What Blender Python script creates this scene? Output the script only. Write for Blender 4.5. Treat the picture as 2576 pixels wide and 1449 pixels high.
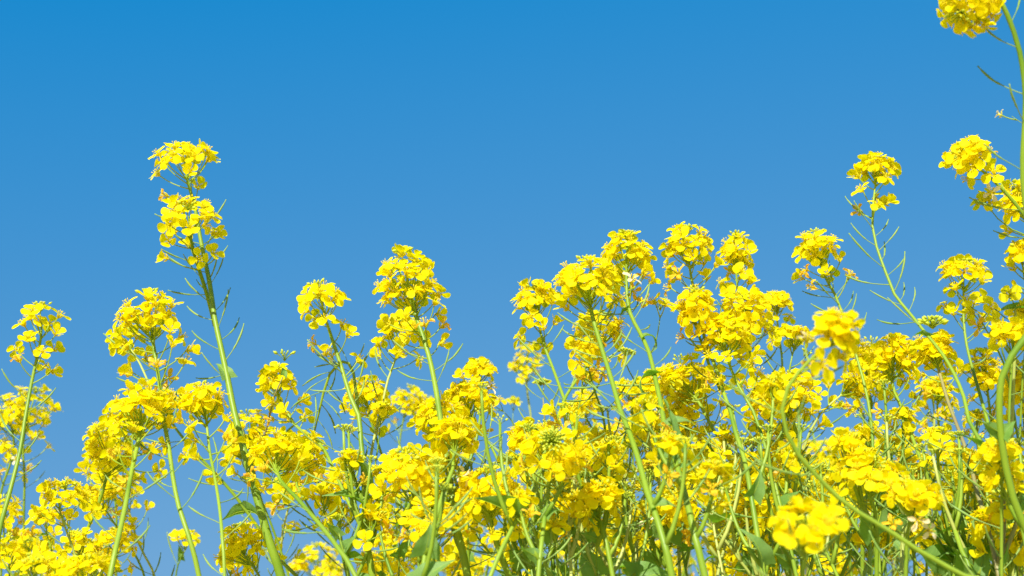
import bpy, math, random
from mathutils import Vector, Matrix, Quaternion, noise
R = math.radians
scene = bpy.context.scene
for o in list(bpy.data.objects): bpy.data.objects.remove(o)

# ---------------------------------------------------------------- camera
FPX = 3109.0                       # focal length in the units the stems are measured in (picture 2576 wide)
PITCH = R(17.0)
CAMZ = 0.85
cd = bpy.data.cameras.new('camera'); cam = bpy.data.objects.new('camera', cd)
scene.collection.objects.link(cam); scene.camera = cam
cam.location = (0, 0, CAMZ); cam.rotation_euler = (R(90) + PITCH, 0, 0)
cd.sensor_width = 36; cd.lens = 36 * FPX / 2576; cd.clip_start = 0.02; cd.clip_end = 4000
cd.dof.use_dof = True; cd.dof.focus_distance = 1.08; cd.dof.aperture_fstop = 9.0

# ---------------------------------------------------------------- sky and sun
SUN_EL, SUN_AZ = 38.0, 197.0       # azimuth clockwise from +Y (the view direction): behind the camera, to the left
w = bpy.data.worlds.new('World'); scene.world = w; w.use_nodes = True
nt = w.node_tree; bg = nt.nodes['Background']
sky = nt.nodes.new('ShaderNodeTexSky'); sky.sky_type = 'NISHITA'; sky.sun_disc = False
sky.sun_elevation = R(SUN_EL); sky.sun_rotation = R(SUN_AZ)
sky.altitude = 0; sky.air_density = 1.0; sky.dust_density = 0.15; sky.ozone_density = 6.0
EXPOSURE = 0.92
tc = nt.nodes.new('ShaderNodeTexCoord'); mp = nt.nodes.new('ShaderNodeMapping')          # clear air: the pale band at the horizon stays low
mp.inputs['Scale'].default_value = (1, 1, .5); mp.inputs['Location'].default_value = (0, 0, .3)
nt.links.new(tc.outputs['Generated'], mp.inputs[0]); nt.links.new(mp.outputs[0], sky.inputs[0])
vm = nt.nodes.new('ShaderNodeVectorMath'); vm.operation = 'MULTIPLY_ADD'                 # deepen the blue of the sky
kk = 1 / (0.13 * 2 ** EXPOSURE)
vm.inputs[1].default_value = tuple(.1442 * c * kk for c in (2.08, .98, .245))
vm.inputs[2].default_value = tuple(c * kk for c in (-.198, .060, .522))
vx = nt.nodes.new('ShaderNodeVectorMath'); vx.operation = 'MAXIMUM'; vx.inputs[1].default_value = (0.01 * kk,) * 3
nt.links.new(sky.outputs[0], vm.inputs[0]); nt.links.new(vm.outputs[0], vx.inputs[0]); nt.links.new(vx.outputs[0], bg.inputs['Color'])
bg.inputs['Strength'].default_value = 0.13
sd = bpy.data.lights.new('sun', 'SUN'); sd.energy = 4.3; sd.angle = R(0.5); sd.color = (1.0, 0.97, 0.90)
sun = bpy.data.objects.new('sun', sd); scene.collection.objects.link(sun)
az, el = R(SUN_AZ), R(SUN_EL)
sdir = Vector((math.sin(az) * math.cos(el), math.cos(az) * math.cos(el), math.sin(el)))
sun.rotation_euler = sdir.to_track_quat('Z', 'Y').to_euler(); sun.location = (0, 0, 5)
vs = scene.view_settings
vs.view_transform = 'Standard'; vs.look = 'None'; vs.exposure = EXPOSURE; vs.gamma = 1.0
scene.cycles.max_bounces = 10; scene.cycles.transmission_bounces = 8; scene.cycles.diffuse_bounces = 6

# ---------------------------------------------------------------- materials
def mat(name, c1, c2, trans=0.3, tcol=None, rough=0.5, nscale=40, rnd=0.5, spec=0.3, stretch=(1, 1, 1), bump=0.0, c3=None):
    m = bpy.data.materials.new(name); m.use_nodes = True; t = m.node_tree; N = t.nodes; Lk = t.links
    p = N['Principled BSDF']; out = N['Material Output']
    info = N.new('ShaderNodeObjectInfo'); tc = N.new('ShaderNodeTexCoord'); mp = N.new('ShaderNodeMapping')
    mp.inputs['Scale'].default_value = stretch
    nz = N.new('ShaderNodeTexNoise'); nz.inputs['Scale'].default_value = nscale; nz.inputs['Detail'].default_value = 3
    Lk.new(tc.outputs['Object'], mp.inputs['Vector']); Lk.new(mp.outputs[0], nz.inputs['Vector'])
    a = N.new('ShaderNodeMath'); a.operation = 'MULTIPLY'; a.inputs[1].default_value = rnd
    b = N.new('ShaderNodeMath'); b.operation = 'MULTIPLY_ADD'; b.inputs[1].default_value = 1 - rnd
    Lk.new(info.outputs['Random'], a.inputs[0]); Lk.new(nz.outputs[0], b.inputs[0]); Lk.new(a.outputs[0], b.inputs[2])
    mx = N.new('ShaderNodeMix'); mx.data_type = 'RGBA'
    mx.inputs['A'].default_value = (*c1, 1); mx.inputs['B'].default_value = (*c2, 1)
    Lk.new(b.outputs[0], mx.inputs['Factor']); col = mx.outputs['Result']
    if c3:                                                     # broader patches of a third tone (scale, wear)
        n2 = N.new('ShaderNodeTexNoise'); n2.inputs['Scale'].default_value = nscale * 0.35
        Lk.new(tc.outputs['Object'], n2.inputs['Vector'])
        r2 = N.new('ShaderNodeMapRange'); r2.inputs[1].default_value = .52; r2.inputs[2].default_value = .7
        Lk.new(n2.outputs[0], r2.inputs[0])
        m2 = N.new('ShaderNodeMix'); m2.data_type = 'RGBA'; m2.inputs['B'].default_value = (*c3, 1)
        Lk.new(r2.outputs[0], m2.inputs['Factor']); Lk.new(col, m2.inputs['A']); col = m2.outputs['Result']
    Lk.new(col, p.inputs['Base Color'])
    p.inputs['Roughness'].default_value = rough; p.inputs['Specular IOR Level'].default_value = spec
    if bump:
        bp = N.new('ShaderNodeBump'); bp.inputs['Strength'].default_value = bump; bp.inputs['Distance'].default_value = 0.0006
        Lk.new(nz.outputs[0], bp.inputs['Height']); Lk.new(bp.outputs[0], p.inputs['Normal'])
    if trans > 0:
        tr = N.new('ShaderNodeBsdfTranslucent'); tr.inputs['Color'].default_value = (*(tcol or c1), 1)
        ms = N.new('ShaderNodeMixShader'); ms.inputs[0].default_value = trans
        Lk.new(p.outputs[0], ms.inputs[1]); Lk.new(tr.outputs[0], ms.inputs[2]); Lk.new(ms.outputs[0], out.inputs['Surface'])
    return m
M_PETAL = mat('petal', (1.0, 0.90, 0.004), (1.0, 0.80, 0.002), 0.64, (1.0, 0.87, 0.002), 0.55, 160, 0.6, 0.12, bump=0.2)
M_WITHER = mat('withered_petal', (0.98, 0.70, 0.04), (0.95, 0.52, 0.04), 0.5, (1.0, 0.6, 0.03), 0.7, 200, 0.5, 0.1, c3=(0.85, 0.75, 0.55))
M_PALE = mat('faded_petal', (0.92, 0.86, 0.66), (0.90, 0.70, 0.35), 0.4, (0.95, 0.85, 0.6), 0.7, 200, 0.5, 0.1)
M_ANTHER = mat('anther', (1.0, 0.80, 0.03), (1.0, 0.86, 0.06), 0.5, (1, .86, .02), 0.7, 300, 0.5, 0.1)
M_SEPAL = mat('sepal', (0.74, 0.72, 0.03), (0.90, 0.76, 0.02), 0.5, (0.9, 0.8, 0.02), 0.5, 200, 0.6, 0.2)
M_BUD = mat('bud', (0.42, 0.54, 0.04), (0.68, 0.68, 0.04), 0.25, (0.5, 0.6, 0.04), 0.45, 160, 0.4, 0.3)
M_PED = mat('pedicel', (0.24, 0.36, 0.02), (0.38, 0.46, 0.02), 0.15, (0.4, 0.6, 0.05), 0.5, 50, 0.6, 0.3)
M_STEM = mat('stem', (0.20, 0.31, 0.018), (0.31, 0.42, 0.04), 0.2, (0.5, 0.75, 0.04), 0.42, 60, 0.55, 0.35, stretch=(1, 1, .12), bump=0.3, c3=(0.15, 0.27, 0.02))
M_STEMP = mat('stem_purplish', (0.26, 0.21, 0.09), (0.28, 0.30, 0.08), 0.1, (0.5, 0.45, 0.1), 0.45, 50, 0.4, 0.35, stretch=(1, 1, .12), bump=0.3, c3=(0.22, 0.12, 0.09))
M_STEMY = mat('stem_yellowish', (0.38, 0.46, 0.08), (0.48, 0.50, 0.14), 0.12, (0.6, 0.7, 0.1), 0.45, 50, 0.4, 0.35, stretch=(1, 1, .12), bump=0.3)
M_POD = mat('pod', (0.17, 0.30, 0.06), (0.30, 0.40, 0.08), 0.15, (0.4, 0.6, 0.1), 0.5, 90, 0.6, 0.3)
M_LEAF = mat('leaf', (0.15, 0.29, 0.04), (0.24, 0.37, 0.11), 0.42, (0.22, 0.50, 0.008), 0.5, 30, 0.6, 0.3, bump=0.5, c3=(0.19, 0.33, 0.08))
M_SOIL = mat('soil_warm_bounce', (0.30, 0.26, 0.08), (0.60, 0.48, 0.10), 0, None, 0.95, 9, 0.0, 0.1, bump=1.0, c3=(0.16, 0.20, 0.06))  # unseen soil, coloured bright yellow to bounce warm light up into the flowers

# ---------------------------------------------------------------- mesh helpers
class MB:
    def __init__(s): s.v = []; s.f = []; s.m = []
    def tube(s, pts, rad, n=6, mi=0, cap=True):
        k = len(pts); base = len(s.v)
        t0 = (pts[1] - pts[0]).normalized()
        a = t0.orthogonal().normalized()
        for i in range(k):
            t = (pts[min(i + 1, k - 1)] - pts[max(i - 1, 0)])
            if t.length < 1e-9: t = t0
            t = t.normalized(); a = (a - t * a.dot(t)).normalized(); b = t.cross(a)
            for j in range(n):
                an = 2 * math.pi * j / n
                s.v.append(pts[i] + (a * math.cos(an) + b * math.sin(an)) * rad[i])
        for i in range(k - 1):
            for j in range(n):
                j2 = (j + 1) % n
                s.f.append((base + i * n + j, base + i * n + j2, base + (i + 1) * n + j2, base + (i + 1) * n + j)); s.m.append(mi)
        if cap:
            s.f.append(tuple(base + j for j in range(n))[::-1]); s.m.append(mi)
            s.f.append(tuple(base + (k - 1) * n + j for j in range(n))); s.m.append(mi)
    def blob(s, c, ax, ln, r, mi=0, n=6, prof=(0.0, .55, .9, 1.0, .85, .45, 0.05)):
        ax = ax.normalized(); k = len(prof)
        s.tube([c + ax * (ln * i / (k - 1)) for i in range(k)], [max(p, .06) * r for p in prof], n, mi)
    def grid(s, P, mi=0):
        base = len(s.v); nu = len(P); nv = len(P[0])
        for row in P: s.v.extend(row)
        for i in range(nu - 1):
            for j in range(nv - 1):
                a = base + i * nv + j
                s.f.append((a, a + 1, a + nv + 1, a + nv)); s.m.append(mi)
    def mesh(s, name, mats, smooth=True):
        me = bpy.data.meshes.new(name); me.from_pydata([tuple(v) for v in s.v], [], s.f)
        for m in mats: me.materials.append(m)
        me.polygons.foreach_set('material_index', s.m); me.polygons.foreach_set('use_smooth', [smooth] * len(s.f))
        me.update(); return me
def link(name, me, parent=None, loc=(0, 0, 0), q=None, sc=1.0):
    o = bpy.data.objects.new(name, me); scene.collection.objects.link(o)
    if parent: o.parent = parent
    o.location = loc
    if q is not None: o.rotation_mode = 'QUATERNION'; o.rotation_quaternion = q
    o.scale = (sc, sc, sc) if not hasattr(sc, '__len__') else sc
    return o
rng = random.Random(11)
def lerp(a, b, t): return a + (b - a) * t
def ss(t): t = max(0, min(1, t)); return t * t * (3 - 2 * t)

# ---------------------------------------------------------------- flower, bud, pod and leaf shapes (metres)
def petal(mb, ang, spread, cup, length, width, rg, mi=0, wob=.0006, twist=0.0):
    nv = 7; P = []
    ca, sa = math.cos(ang), math.sin(ang); ox = rg.uniform(0, 50)
    r, z = .0007, .0012; rows = []
    th = R(12); prev = 0; claw = .0028; L = claw + length; wk = rg.uniform(.52, .62)
    us = (0, .5, 1); ks = (.12, .28, .45, .60, .74, .85, .93, .98, 1.0)
    for s, k in [(u * claw, 0) for u in us] + [(claw + q * length, q) for q in ks]:
        ds = s - prev; prev = s
        th = lerp(R(12), spread, ss((s - .0016) / .0028)) + cup * max(0, (s - .005)) / length
        r += math.sin(th) * ds; z += math.cos(th) * ds
        if k <= 0: wd = .0005
        elif k < wk: wd = .0005 + (width * .5 - .0005) * math.sin(k / wk * math.pi / 2) ** 1.15
        else: wd = width * .5 * math.sqrt(max(.03, 1 - ((k - wk) / (1 - wk)) ** 2.3))
        rows.append((r, z, wd, k))
    ph = rg.uniform(0, 6)
    for (r, z, wd, k) in rows:
        row = []
        for j in range(nv):
            v = -1 + 2 * j / (nv - 1)
            y = v * wd
            nzv = noise.noise(Vector((ox + r * 200, v * .9, ang * 3))) * wob * k * 2.0 + math.sin(v * 3.1 + ph) * wob * .5 * k
            zz = z + (v * v) * wd * .16 + nzv + twist * v * wd
            row.append(Vector((ca * r - sa * y, sa * r + ca * y, zz)))
        P.append(row)
    mb.grid(P, mi)
def make_flower(kind, seed):
    rg = random.Random(seed); mb = MB()
    mats = [M_WITHER if kind == 'withered' else M_PALE if kind == 'pale' else M_PETAL, M_ANTHER, M_SEPAL]
    if kind == 'open': sp, cup, ln, wd = R(rg.uniform(74, 96)), rg.uniform(-.3, .35), .0080, .0086
    elif kind == 'flat': sp, cup, ln, wd = R(rg.uniform(86, 94)), rg.uniform(0, .3), .0083, .0088
    elif kind == 'droop': sp, cup, ln, wd = R(rg.uniform(98, 118)), rg.uniform(.1, .5), .0080, .0082
    elif kind == 'half': sp, cup, ln, wd = R(rg.uniform(32, 52)), rg.uniform(-.5, .1), .0078, .0080
    else: sp, cup, ln, wd = R(rg.uniform(40, 90)), rg.uniform(.6, 1.4), .0066, .0036
    off = R(rg.uniform(34, 45))
    for a in (off, math.pi - off, math.pi + off, -off):        # four petals in a cross, a little pinched in pairs
        if kind == 'withered' and rg.random() < .25: continue
        petal(mb, a + rg.uniform(-.14, .14), sp + R(rg.uniform(-9, 9)), cup + rg.uniform(-.25, .25),
              ln * rg.uniform(.92, 1.06), wd * rg.uniform(.9, 1.08), rg, 0, .0005 if kind != 'withered' else .0015, rg.uniform(-.25, .25))
    for k in range(6):                                         # stamens and style
        a = k * math.pi / 3 + rg.uniform(-.2, .2); lean = .0012 if k % 3 else .0024
        hgt = .0066 if k % 3 else .0050
        hgt -= .0006
        tip = Vector((math.cos(a) * (lean + .0006), math.sin(a) * (lean + .0006), hgt + rg.uniform(-.0006, .0006)))
        b0 = Vector((math.cos(a) * .0006, math.sin(a) * .0006, .001))
        mb.tube([b0, (b0 + tip) / 2 + Vector((tip.x, tip.y, 0)) * .15, tip], [.00016] * 3, 3, 2, False)
        mb.blob(tip, Vector((math.cos(a) * .6, math.sin(a) * .6, 1)), .0017, .00042, 1, 4, (.3, 1, .9, .3))
    mb.tube([Vector((0, 0, 0)), Vector((0, 0, .004)), Vector((0.0002, 0, .0076))], [.0006, .00045, .00035], 5, 2)
    for k in range(4):                                         # sepals
        a = k * math.pi / 2 + rg.uniform(-.1, .1); s2 = R(rg.uniform(25, 60))
        d = Vector((math.cos(a) * math.sin(s2), math.sin(a) * math.sin(s2), math.cos(s2)))
        mb.blob(Vector((math.cos(a) * .0005, math.sin(a) * .0005, 0)), d, .0056, .0008, 2, 5)
    mb.blob(Vector((0, 0, -.0008)), Vector((0, 0, 1)), .0022, .0009, 2, 6, (.5, 1, 1, .8))
    return mb.mesh('flower_' + kind, mats)
FL = {k: [make_flower(k, 100 + i * 7 + len(k)) for i in range(n)] for k, n in
      (('pale', 3), ('open', 6), ('flat', 3), ('droop', 4), ('half', 3), ('withered', 4))}

def make_buds(n, spread, seed, size=1.0, bl=1.0):                      # dome of oblong buds on short stalks
    rg = random.Random(seed); mb = MB()
    for i in range(n):
        t = (i + .5) / n; th = spread * math.sqrt(t); ph = i * 2.39996 + rg.uniform(-.2, .2)
        d = Vector((math.sin(th) * math.cos(ph), math.sin(th) * math.sin(ph), math.cos(th)))
        ln = lerp(.0030, .0066, t) * size * rg.uniform(.85, 1.1)
        c = Vector((d.x * .0065, d.y * .0065, d.z * .0070 + .001)) * (.55 + .8 * t) * size
        mb.tube([Vector((0, 0, -.004)), c * .55 + Vector((0, 0, -.001)), c], [.00045, .0004, .0005], 4, 1, False)
        mb.blob(c, (d + Vector((0, 0, .35))), ln * bl, ln * bl * .29, 0, 6)
    return mb.mesh('bud_cluster', [M_BUD, M_PED])
BUD = {'few': [make_buds(8, R(75), 3), make_buds(9, R(80), 4)], 'mid': [make_buds(15, R(85), 5), make_buds(17, R(90), 6)],
       'many': [make_buds(34, R(100), 7, 1.0), make_buds(30, R(95), 8, 1.05)],
       'dome': [make_buds(64, R(105), 9, 1.0, .62)]}

def make_pod(seed, big=1.0):
    rg = random.Random(seed); mb = MB()
    pl = rg.uniform(.014, .020) * big; L = rg.uniform(.014, .024) * big
    th = R(rg.uniform(52, 78)); p = Vector((0, 0, 0)); pts = [p.copy()]; rad = [.0007]
    for i in range(6):
        th -= R(rg.uniform(-1, 4)); p = p + Vector((math.sin(th), rg.uniform(-.06, .06), math.cos(th))) * pl / 6
        pts.append(p.copy()); rad.append(.00038)
    rad[-1] = .0008
    for i in range(7):
        th = max(R(12), th - R(rg.uniform(.5, 5.5))); p = p + Vector((math.sin(th), rg.uniform(-.05, .05), math.cos(th))) * L / 7
        pts.append(p.copy()); rad.append((.0006, .0008, .00085, .0008, .00075, .0004, .0005)[i])
    mb.tube(pts, rad, 6, 0)
    return mb.mesh('seed_pod', [M_POD])
POD = [make_pod(40 + i) for i in range(7)]

def make_leaf(seed, wr=.3, droop=1.0, wav=1.0):                # unit length along +X, upper face +Z, clasping ears at the base
    rg = random.Random(seed); P = []; nu, nv = 15, 7; p = Vector((0, 0, 0)); th = R(rg.uniform(-5, 15)); ox = rg.uniform(0, 99)
    mb = MB(); mid = []
    for i in range(nu):
        u = i / (nu - 1)
        wd = wr * .5 * ((1 - u) ** .8) * (1 + .55 * math.exp(-(u / .12) ** 2) + .75 * math.sin(min(1, u / .8) * math.pi) ** 1.2)
        if i == nu - 1: wd = .004
        row = []
        for j in range(nv):
            v = -1 + 2 * j / (nv - 1)
            back = -.10 * (abs(v) ** 1.6) * math.exp(-(u / .10) ** 2)        # ears
            zz = abs(v) * wd * .45 + noise.noise(Vector((ox + u * 4, v * 1.2, 0))) * .055 * wav * (abs(v) + .2)
            row.append(p + Vector((back, v * wd * (1 + .10 * noise.noise(Vector((u * 14 + ox, v, 3))) * wav), zz)))
        P.append(row); mid.append(p + Vector((0, 0, -.004)))
        th -= R(4.5 * droop + rg.uniform(-2, 2)); p = p + Vector((math.cos(th), 0, math.sin(th))) / (nu - 1)
    mb.grid(P, 0); mb.tube(mid, [lerp(.014, .003, i / (nu - 1)) for i in range(nu)], 5, 1)
    return mb.mesh('leaf', [M_LEAF, M_PED])
LEAF = [make_leaf(1, .34, .5), make_leaf(2, .42, 1.2), make_leaf(3, .26, 2.0, 1.6), make_leaf(4, .5, .8), make_leaf(5, .3, 3.0, 1.3), make_leaf(6, .62, .4, .8)]

# ---------------------------------------------------------------- from picture measures to places in the field
def W(x, y, d):
    cx, cy = (x - 1288) / FPX * d, -(y - 724.5) / FPX * d
    return Vector((cx, math.cos(PITCH) * d - math.sin(PITCH) * cy, CAMZ + math.sin(PITCH) * d + math.cos(PITCH) * cy))
def smooth(pts, rads, step=.011):
    P = [pts[0] * 2 - pts[1]] + pts + [pts[-1] * 2 - pts[-2]]; out = []; ro = []
    for i in range(1, len(P) - 2):
        p0, p1, p2, p3 = P[i - 1:i + 3]; n = max(1, int((p2 - p1).length / step))
        for k in range(n):
            t = k / n
            out.append(.5 * ((2 * p1) + (p2 - p0) * t + (2 * p0 - 5 * p1 + 4 * p2 - p3) * t * t + (3 * p1 - p0 - 3 * p2 + p3) * t ** 3))
            ro.append(lerp(rads[i - 1], rads[i], t))
    out.append(pts[-1]); ro.append(rads[-1]); return out, ro
class Axis:                                                    # the stem measured down from its tip
    def __init__(s, pts):
        s.p = pts[::-1]; s.a = [0]
        for i in range(1, len(s.p)): s.a.append(s.a[-1] + (s.p[i] - s.p[i - 1]).length)
    def at(s, a):
        if a <= 0:
            t = (s.p[0] - s.p[1]).normalized(); return s.p[0] - t * a, t
        for i in range(1, len(s.p)):
            if s.a[i] >= a or i == len(s.p) - 1:
                k = (a - s.a[i - 1]) / max(1e-9, s.a[i] - s.a[i - 1]); k = min(k, 1)
                j0 = max(0, i - 2); j1 = min(len(s.p) - 1, i + 1)
                return s.p[i - 1].lerp(s.p[i], k), (s.p[j0] - s.p[j1]).normalized()

NFL = 0
def flower_head(root, B, ax, d, h, rg, px):
    """h: L dense length, R half width (picture units), n flowers, n2/L2 loose flowers further down, b buds"""
    global NFL
    Rm = max(.006, h['R'] * px * 1.06 - .0078); L = max(.008, (h['L'] * px - .004) * .84)
    top = .0055; ends = []
    tip, td = ax.at(0)
    mb = MB(); fl = []
    items = []
    tj = rg.uniform(0, .14)
    n = max(1, int(h['n'] * (.64 if h['n'] < 30 else .54) + .5))
    if h['n'] == 0: n = 0
    for i in range(n):
        t = ((i + .5) / n) ** .9
        t0 = h.get('tmin', .30 if h.get('b') in ('many', 'dome') else tj); t = t0 + (1 - t0) * t
        prof = (.15 + .85 * math.sqrt(min(1, t / .5))) if t < .5 else 1 - .18 * (t - .5) * 2 * h.get('tap', 1)
        rr = Rm * prof * rg.uniform(.66, 1.08)
        items.append((top + (L - .004) * t * rg.uniform(.85, 1.08), rr, t, False))
    n2 = h.get('n2', 0)
    if n2: n2 += 1
    for i in range(n2):
        t = (i + .5) / n2
        items.append((L + .004 + (h['L2'] * px + .006) * t, (Rm * rg.uniform(.75, 1.25) + .002) * lerp(1, .85, t), 1.0, True))
    a0 = rg.uniform(0, 6)
    for i, (zf, rr, t, lo) in enumerate(items):
        ph = a0 + i * 2.39996 + rg.uniform(-.35, .35)
        th = lerp(R(28), R(62), t) + R(rg.uniform(-8, 8))
        za = zf + rr / math.tan(th) + .004
        pa, ta = ax.at(za); pf0, tf = ax.at(zf)
        e1 = ta.orthogonal().normalized(); e1 = (Quaternion(ta, ph) @ e1)
        # flower end: measured from the axis at the height of the flower
        e = (e1 - tf * e1.dot(tf)).normalized()
        pe = pf0 + e * rr
        if zf < .012: pe = pe + tf * .002
        mid = (pa + pe) / 2 + ta * (-.10 * rr) + e * .12 * rr + Vector((rg.uniform(-1, 1), rg.uniform(-1, 1), rg.uniform(-1, 1))) * .0008
        pts = [(pa * (1 - k) ** 2 + mid * 2 * k * (1 - k) + pe * k * k) for k in (0, .25, .5, .75, 1)]
        mb.tube([p - tip for p in pts], [.0007, .00055, .0005, .0005, .0006], 5, 0, False)
        fdir = (pts[-1] - pts[-2]).normalized()
        upw = Vector((0, 0, 1))
        out = (e * math.sin(lerp(.25, 1.15, t)) + tf * math.cos(lerp(.25, 1.15, t)))
        dirn = (out * 1.0 + fdir * .5 + upw * .25 + Vector((rg.gauss(0, 1), rg.gauss(0, 1), rg.gauss(0, 1))) * .42).normalized()
        if lo:
            u = rg.random(); frac = (zf - L) / max(.001, h['L2'] * px)
            kind = 'withered' if u < .02 + .22 * frac else ('half' if u < .62 else 'droop' if u < .8 else 'open')
        else:
            u = rg.random()
            if t < .22: kind = 'half' if u < .25 else 'open'
            else: kind = 'open' if u < .45 else 'flat' if u < .65 else 'droop' if u < .9 else 'half'
        if h.get('kind'): kind = h['kind']
        elif lo and rg.random() < .035: kind = 'pale'
        fl.append((pe - tip, dirn, kind))
    hd = link('flower_head', mb.mesh('flower_head', [M_PED]) if mb.v else None, root, tip - B)
    for (p, dn, kind) in fl:
        q = Quaternion(dn, rg.uniform(0, 6.28)) @ dn.to_track_quat('Z', 'X')
        o = link('flower', rg.choice(FL[kind]), hd, p, q, rg.uniform(.93, 1.12) * h.get('fs', 1)); NFL += 1
        if kind == 'withered': o['label'] = 'withered flower, pale and shrivelled'
    bk = h.get('b', 'few')
    if bk:
        q = Quaternion(td, rg.uniform(0, 6)) @ td.to_track_quat('Z', 'X')
        link('bud_cluster', rg.choice(BUD[bk]), hd, -td * h.get('bo', .0035), q, h.get('bs', .75))
    return hd

def plant(label, branches, group='flowering rapeseed plants of the field', seed=None, leaves=(), low=2):
    rg = random.Random(seed if seed is not None else hash(label) % 99991 if False else sum(ord(c) * (i + 3) for i, c in enumerate(label)))
    b0 = branches[0]; p = b0['p']; d = b0['d']; dz = b0.get('d0', d)
    A = W(*p[0], dz); A2 = W(*p[1], dz)
    dr = (A - A2).normalized(); drop = max(.05, A.z)
    lean = Vector((dr.x, dr.y, 0)) / max(.35, -dr.z) * drop * .35
    if lean.length > .22: lean *= .22 / lean.length
    B = Vector((A.x + lean.x, A.y + lean.y + rg.uniform(-.04, .04), 0))
    root = bpy.data.objects.new('rapeseed_plant', None); scene.collection.objects.link(root)
    root.location = B; root.empty_display_size = .1
    root['label'] = label; root['category'] = 'plant'; root['group'] = group
    first = True
    for b in branches:
        p = b['p']; d = b['d']; d0 = b.get('d0', d); n = len(p); tl = b.get('tilt', rg.uniform(-.25, .35))
        ln = [0]
        for i in range(1, n): ln.append(ln[-1] + math.hypot(p[i][0] - p[i - 1][0], p[i][1] - p[i - 1][1]))
        pts = []
        for i in range(n):
            k = ln[i] / ln[-1]; dd = lerp(d0, d, ss(k))
            near = max(0, 1 - (ln[-1] - ln[i]) / 130.0)
            pts.append(W(p[i][0], p[i][1], dd - tl * near * .045))
        w0, w1 = b.get('w', (10, 7)); w0 *= .76; w1 *= .80; px = d / FPX
        # the last point is the top of the flowers: the stem itself stops a little short
        rad = [lerp(w0 * d0 / FPX, w1 * px, (ln[i] / ln[-1])) * .5 for i in range(n)]
        if b.get('j'):                                         # springs from another stem
            P2, r2 = pts, rad
        else:
            A = pts[0]; dirn = (pts[0] - pts[1]).normalized()
            c1 = A + dirn * min(.3, A.z * .4); gb = Vector((B.x, B.y, -.01)); ext = []
            for k in (0, .2, .4, .6, .8):
                ext.append(gb * (1 - k) ** 2 + c1 * 2 * k * (1 - k) + A * k * k)
            P2 = ext + pts; r2 = [rad[0] * lerp(1.35, 1.0, i / 5) for i in range(5)] + rad
        sp, sr = smooth(P2, r2)
        cut = b.get('cut', .009)                               # trim the tip
        ax0 = Axis(sp); tipp, _ = ax0.at(0)
        ax = ax0
        keep = [(q, r) for q, r, a in zip(sp[::-1], sr[::-1], ax0.a) if a >= cut][::-1]
        kp = [q for q, r in keep]; kr = [r for q, r in keep]
        kr = [r * (1 if a > .05 else lerp(.45, 1, max(0, a) / .05)) for r, a in zip(kr, [x for x in ax0.a if x >= cut][::-1])]
        kr = [r * (1 + .05 * noise.noise(q * 60)) for q, r in zip(kp, kr)]
        mb = MB(); mb.tube([q - B for q in kp], kr, 9 if max(kr) > .002 else 6, 0)
        so = link('stem' if first else 'branch', mb.mesh('stem', [b.get('m', M_STEM)]), root); first = False
        if 'h' in b: flower_head(root, B, ax, d, dict(b['h']), rg, px)
        if 'pods' not in b and 'h' in b and b['h']['R'] > 30 and b['h']['n'] > 6:
            q0 = b['h']['L'] + b['h'].get('L2', 0); b['pods'] = (5, q0 + 40, q0 + 330)
        if not b.get('j') and n > 2 and min(q[0] for q in p[:3]) > 850 and d > .9:      # thin side shoots low on the stem
            axw = Axis(P2); tw = 2 if d < 1.25 else rg.choice((0, 1))
            for k in range(tw):
                yv = rg.uniform(1300, 1500); i = min(range(len(sp)), key=lambda i_: abs(sp[i_].z - W(p[0][0], yv, d).z))
                s0 = sp[i]; sd_ = 1 if rg.random() < .5 else -1; Lt = rg.uniform(.035, .08) * max(.8, d)
                sv = Vector((sd_ * rg.uniform(.35, .8), rg.uniform(-.4, .4), 1)).normalized()
                tp = [s0 + sv * (Lt * u) + Vector((-sd_ * .22 * Lt * u * u, 0, .25 * Lt * u * u)) for u in (0, .2, .4, .6, .8, 1)]
                tp, tr = smooth(tp, [lerp(.0018, .0011, u / 5) for u in range(6)])
                m2 = MB(); m2.tube([q - B for q in tp], tr, 6, 0); link('branch', m2.mesh('branch', [b.get('m', M_STEM)]), root)
                at = Axis(tp); kind = rg.random()
                if kind < .45: flower_head(root, B, at, d, H(20, 40, rg.randint(5, 9), 2, 30, 'few'), rg, px)
                else:
                    bt = tp[-1] - tp[-2]; link('bud_cluster', rg.choice(BUD['few'] + BUD['mid']), root, tp[-1] - B, bt.to_track_quat('Z', 'X'), .6)
                for a in range(rg.randint(2, 4)):
                    pp, tt = at.at(Lt * rg.uniform(.2, .9)); e = Quaternion(tt, a * 2.4) @ tt.orthogonal().normalized(); y = tt.cross(e)
                    link('seed_pod', rg.choice(POD), root, pp - B, Matrix((e, y, tt)).transposed().to_quaternion(), rg.uniform(.75, 1.1))
                if rg.random() < .5: add_leaf(root, B, s0, rg.uniform(.018, .034) * max(.9, d), 90 - sd_ * rg.uniform(10, 75), rg.randrange(6), rg.uniform(-.6, 1.5), rg, rg.uniform(-.5, .5))
        if 'pods' in b:                                        # (count, start, end) measured down from the tip
            c, s0, s1 = b['pods']; a0 = rg.uniform(0, 6)
            for i in range(c):
                a = lerp(s0, s1, (i + rg.uniform(.2, .8)) / c) * px
                pp, tt = ax.at(a); e = Quaternion(tt, a0 + i * 2.39996) @ tt.orthogonal().normalized()
                # pods show mostly to the left and right of their stem here
                e = (e + Vector((1 if e.x > 0 else -1, 0, 0)) * .9); e = (e - tt * e.dot(tt)).normalized()
                y = tt.cross(e); m = Matrix((e, y, tt)).transposed()
                q = m.to_quaternion(); o = link('seed_pod', rg.choice(POD), root, pp - B, q, rg.uniform(.8, 1.15))
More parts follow.
